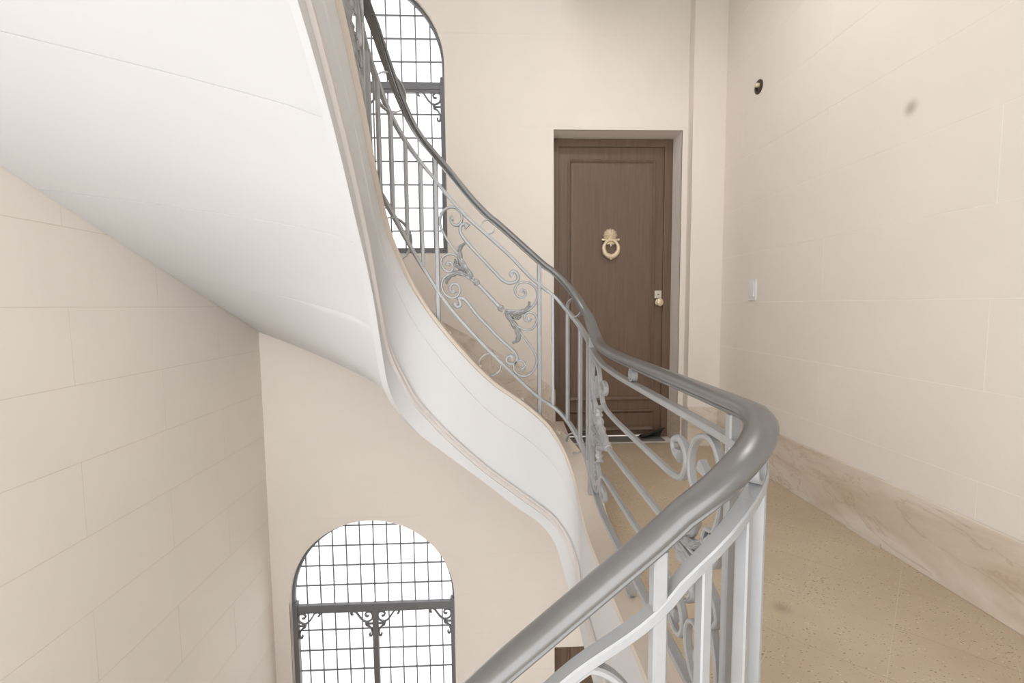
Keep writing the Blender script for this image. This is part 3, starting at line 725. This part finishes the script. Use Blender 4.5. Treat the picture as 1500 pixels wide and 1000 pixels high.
def long_panel(s_hi, s_lo):
    Lp = s_hi-s_lo
    def pt(d, wz):
        s = s_hi-d; a, b = zS(s), zL(s); p, n, t = W(s, OFF); return p+Z*(.5*(a+b)+wz*(a-b)/.67), n
    for sg in (1, -1):
        bar = [(e, w_) for e, w_ in QBAR]+[(Lp*k/8, .150) for k in range(3, 6) if .43 < Lp*k/8 < Lp-.43]+[(Lp-e, w_) for e, w_ in QBAR[::-1]]
        iron_stroke([pt(d, sg*w_) for d, w_ in smooth_pts(bar, 6)], .0085, 1.0, 1.0)
        for end in (0, 1):
            f = (lambda e: e) if end == 0 else (lambda e: Lp-e)
            iron_stroke([pt(f(e), sg*w_) for e, w_ in smooth_pts(QLOOP, 6)], .0062, 0, 1.7)
            iron_stroke([pt(f(e), sg*w_) for e, w_ in smooth_pts(QSMALL, 6)], .0056, 0, 1.5)
            for q, wd in QLEAVES: iron_leaf([pt(f(e), sg*w_) for e, w_ in smooth_pts(q, 6)], wd)
    q = [pt(.31+(Lp-.62)*k/10, 0) for k in range(11)]; iron_stroke(q, .0105, 0, 0, 'centre_bar')
    for d in (.335, Lp-.335):
        a, na = pt(d-.01, 0); b, _ = pt(d+.01, 0); iron_collar(a, b, na)
    mid_rings((s_hi+s_lo)/2)
def scroll_panel(s_hi, s_lo):
    Lp = s_hi-s_lo
    g = lambda pts, n=5: [panel_pt(x, y, s_hi, Lp) for x, y in smooth_pts(pts, n)]
    for pts, e0, e1 in STROKES: iron_stroke(g(pts), .009 if e0 else .0064, 1.0 if e0 else 0, 1.0 if e0 else 1.6)
    for pts, wd in LEAVES: iron_leaf(g(pts, 6), wd)
    iron_stroke(g([(200, 428), (208, 438), (276, 512), (345, 589), (356, 600)]), .0105, 0, 0, 'centre_bar')
    for (x, y), (x2, y2) in (((203, 432), (218, 449)), ((335, 578), (350, 595))):
        a, na = panel_pt(x, y, s_hi, Lp); b, _ = panel_pt(x2, y2, s_hi, Lp); iron_collar(a, b, na)
    mid_rings((s_hi+s_lo)/2)
for a, b in ((1.446, .907), (-1.064, -1.60)): scroll_panel(a, b)
for a, b in ((.594, -.75), (3.08, 1.828)): long_panel(a, b)

# ------------------------------------------------------------------ small things on the walls and floor
sw = tag(empty('light_switch', (XR, 2.905, 1.10)), 'narrow white rocker light switch on the cream right wall', 'switch')
bm = bmesh.new(); add_box(bm, (XR-.010, 2.868, 1.070), (XR, 2.942, 1.205), .003); from_bm('plate', bm, 'switch', sw)
bm = bmesh.new(); add_box(bm, (XR-.015, 2.882, 1.095), (XR-.008, 2.928, 1.190), .003); from_bm('rocker', bm, 'switch', sw)
so = tag(empty('wall_socket', (XR, 2.913, 2.385)), 'small round dark bronze lamp fitting high on the cream right wall', 'wall fitting')
bm = bmesh.new(); A, B = Vector((0, 1, 0)), Vector((0, 0, 1)); X_ = Vector((-1, 0, 0)); c = Vector((XR, 2.913, 2.388))
prof = [(0, .042), (.006, .042), (.010, .036), (.010, .026), (.002, .024), (.002, .001)]
sweep_bm(bm, [c+X_*d for d, r in prof], [(A, B)]*len(prof), circ(1, 20), scale=[(r, r) for d, r in prof]); from_bm('rim', bm, 'socket', so, True)
bm = bmesh.new(); prof = [(.002, .014), (.020, .014), (.026, .010), (.026, .001)]
sweep_bm(bm, [c+Vector((0, -.004, .008))+X_*d for d, r in prof], [(A, B)]*len(prof), circ(1, 14), scale=[(r, r) for d, r in prof]); from_bm('bulb_holder', bm, 'brass', so, True)
mt = tag(empty('doormat', (.92, 3.52, 0)), 'thin grey doormat at the foot of the brown door with a curled dark corner', 'doormat')
nx, ny = 24, 8; bm = bmesh.new(); top = []; bot = []
for j in range(ny+1):
    for i in range(nx+1):
        x = .60+.72*i/nx; y = 3.445+.12*j/ny
        top.append(bm.verts.new((x, y, .009))); bot.append(bm.verts.new((x, y, .0005)))
idx = lambda i, j: j*(nx+1)+i
for j in range(ny):
    for i in range(nx):
        q = (idx(i, j), idx(i+1, j), idx(i+1, j+1), idx(i, j+1)); bm.faces.new([top[k] for k in q]); bm.faces.new([bot[k] for k in q[::-1]])
for i in range(nx):
    for j, fl_ in ((0, 1), (ny, -1)): bm.faces.new([v for v in (bot[idx(i, j)], bot[idx(i+1, j)], top[idx(i+1, j)], top[idx(i, j)])][::fl_])
for j in range(ny):
    for i in (0, nx): bm.faces.new((bot[idx(i, j)], bot[idx(i, j+1)], top[idx(i, j+1)], top[idx(i, j)]))
from_bm('mat_sheet', bm, 'mat', mt)
bm = bmesh.new(); g = []
for i in range(11):
    u = i/10; row = []
    for j in range(7):
        v = j/6; an = u*2.2; x = 1.15+.17*v; lift = (.3+.7*v)*.055
        row.append(bm.verts.new((x+.02*math.sin(an)*v, 3.553-.03+.03*math.cos(an*1.2)-.025*(1-v)*u, .010+lift*math.sin(an)+.028*v*u)))
    g.append(row)
for a, b in zip(g, g[1:]):
    for j in range(6): bm.faces.new((a[j], a[j+1], b[j+1], b[j]))
o = from_bm('curled_corner', bm, 'mat_dark', mt, True); md = o.modifiers.new('thick', 'SOLIDIFY'); md.thickness = .006; md.offset = 1
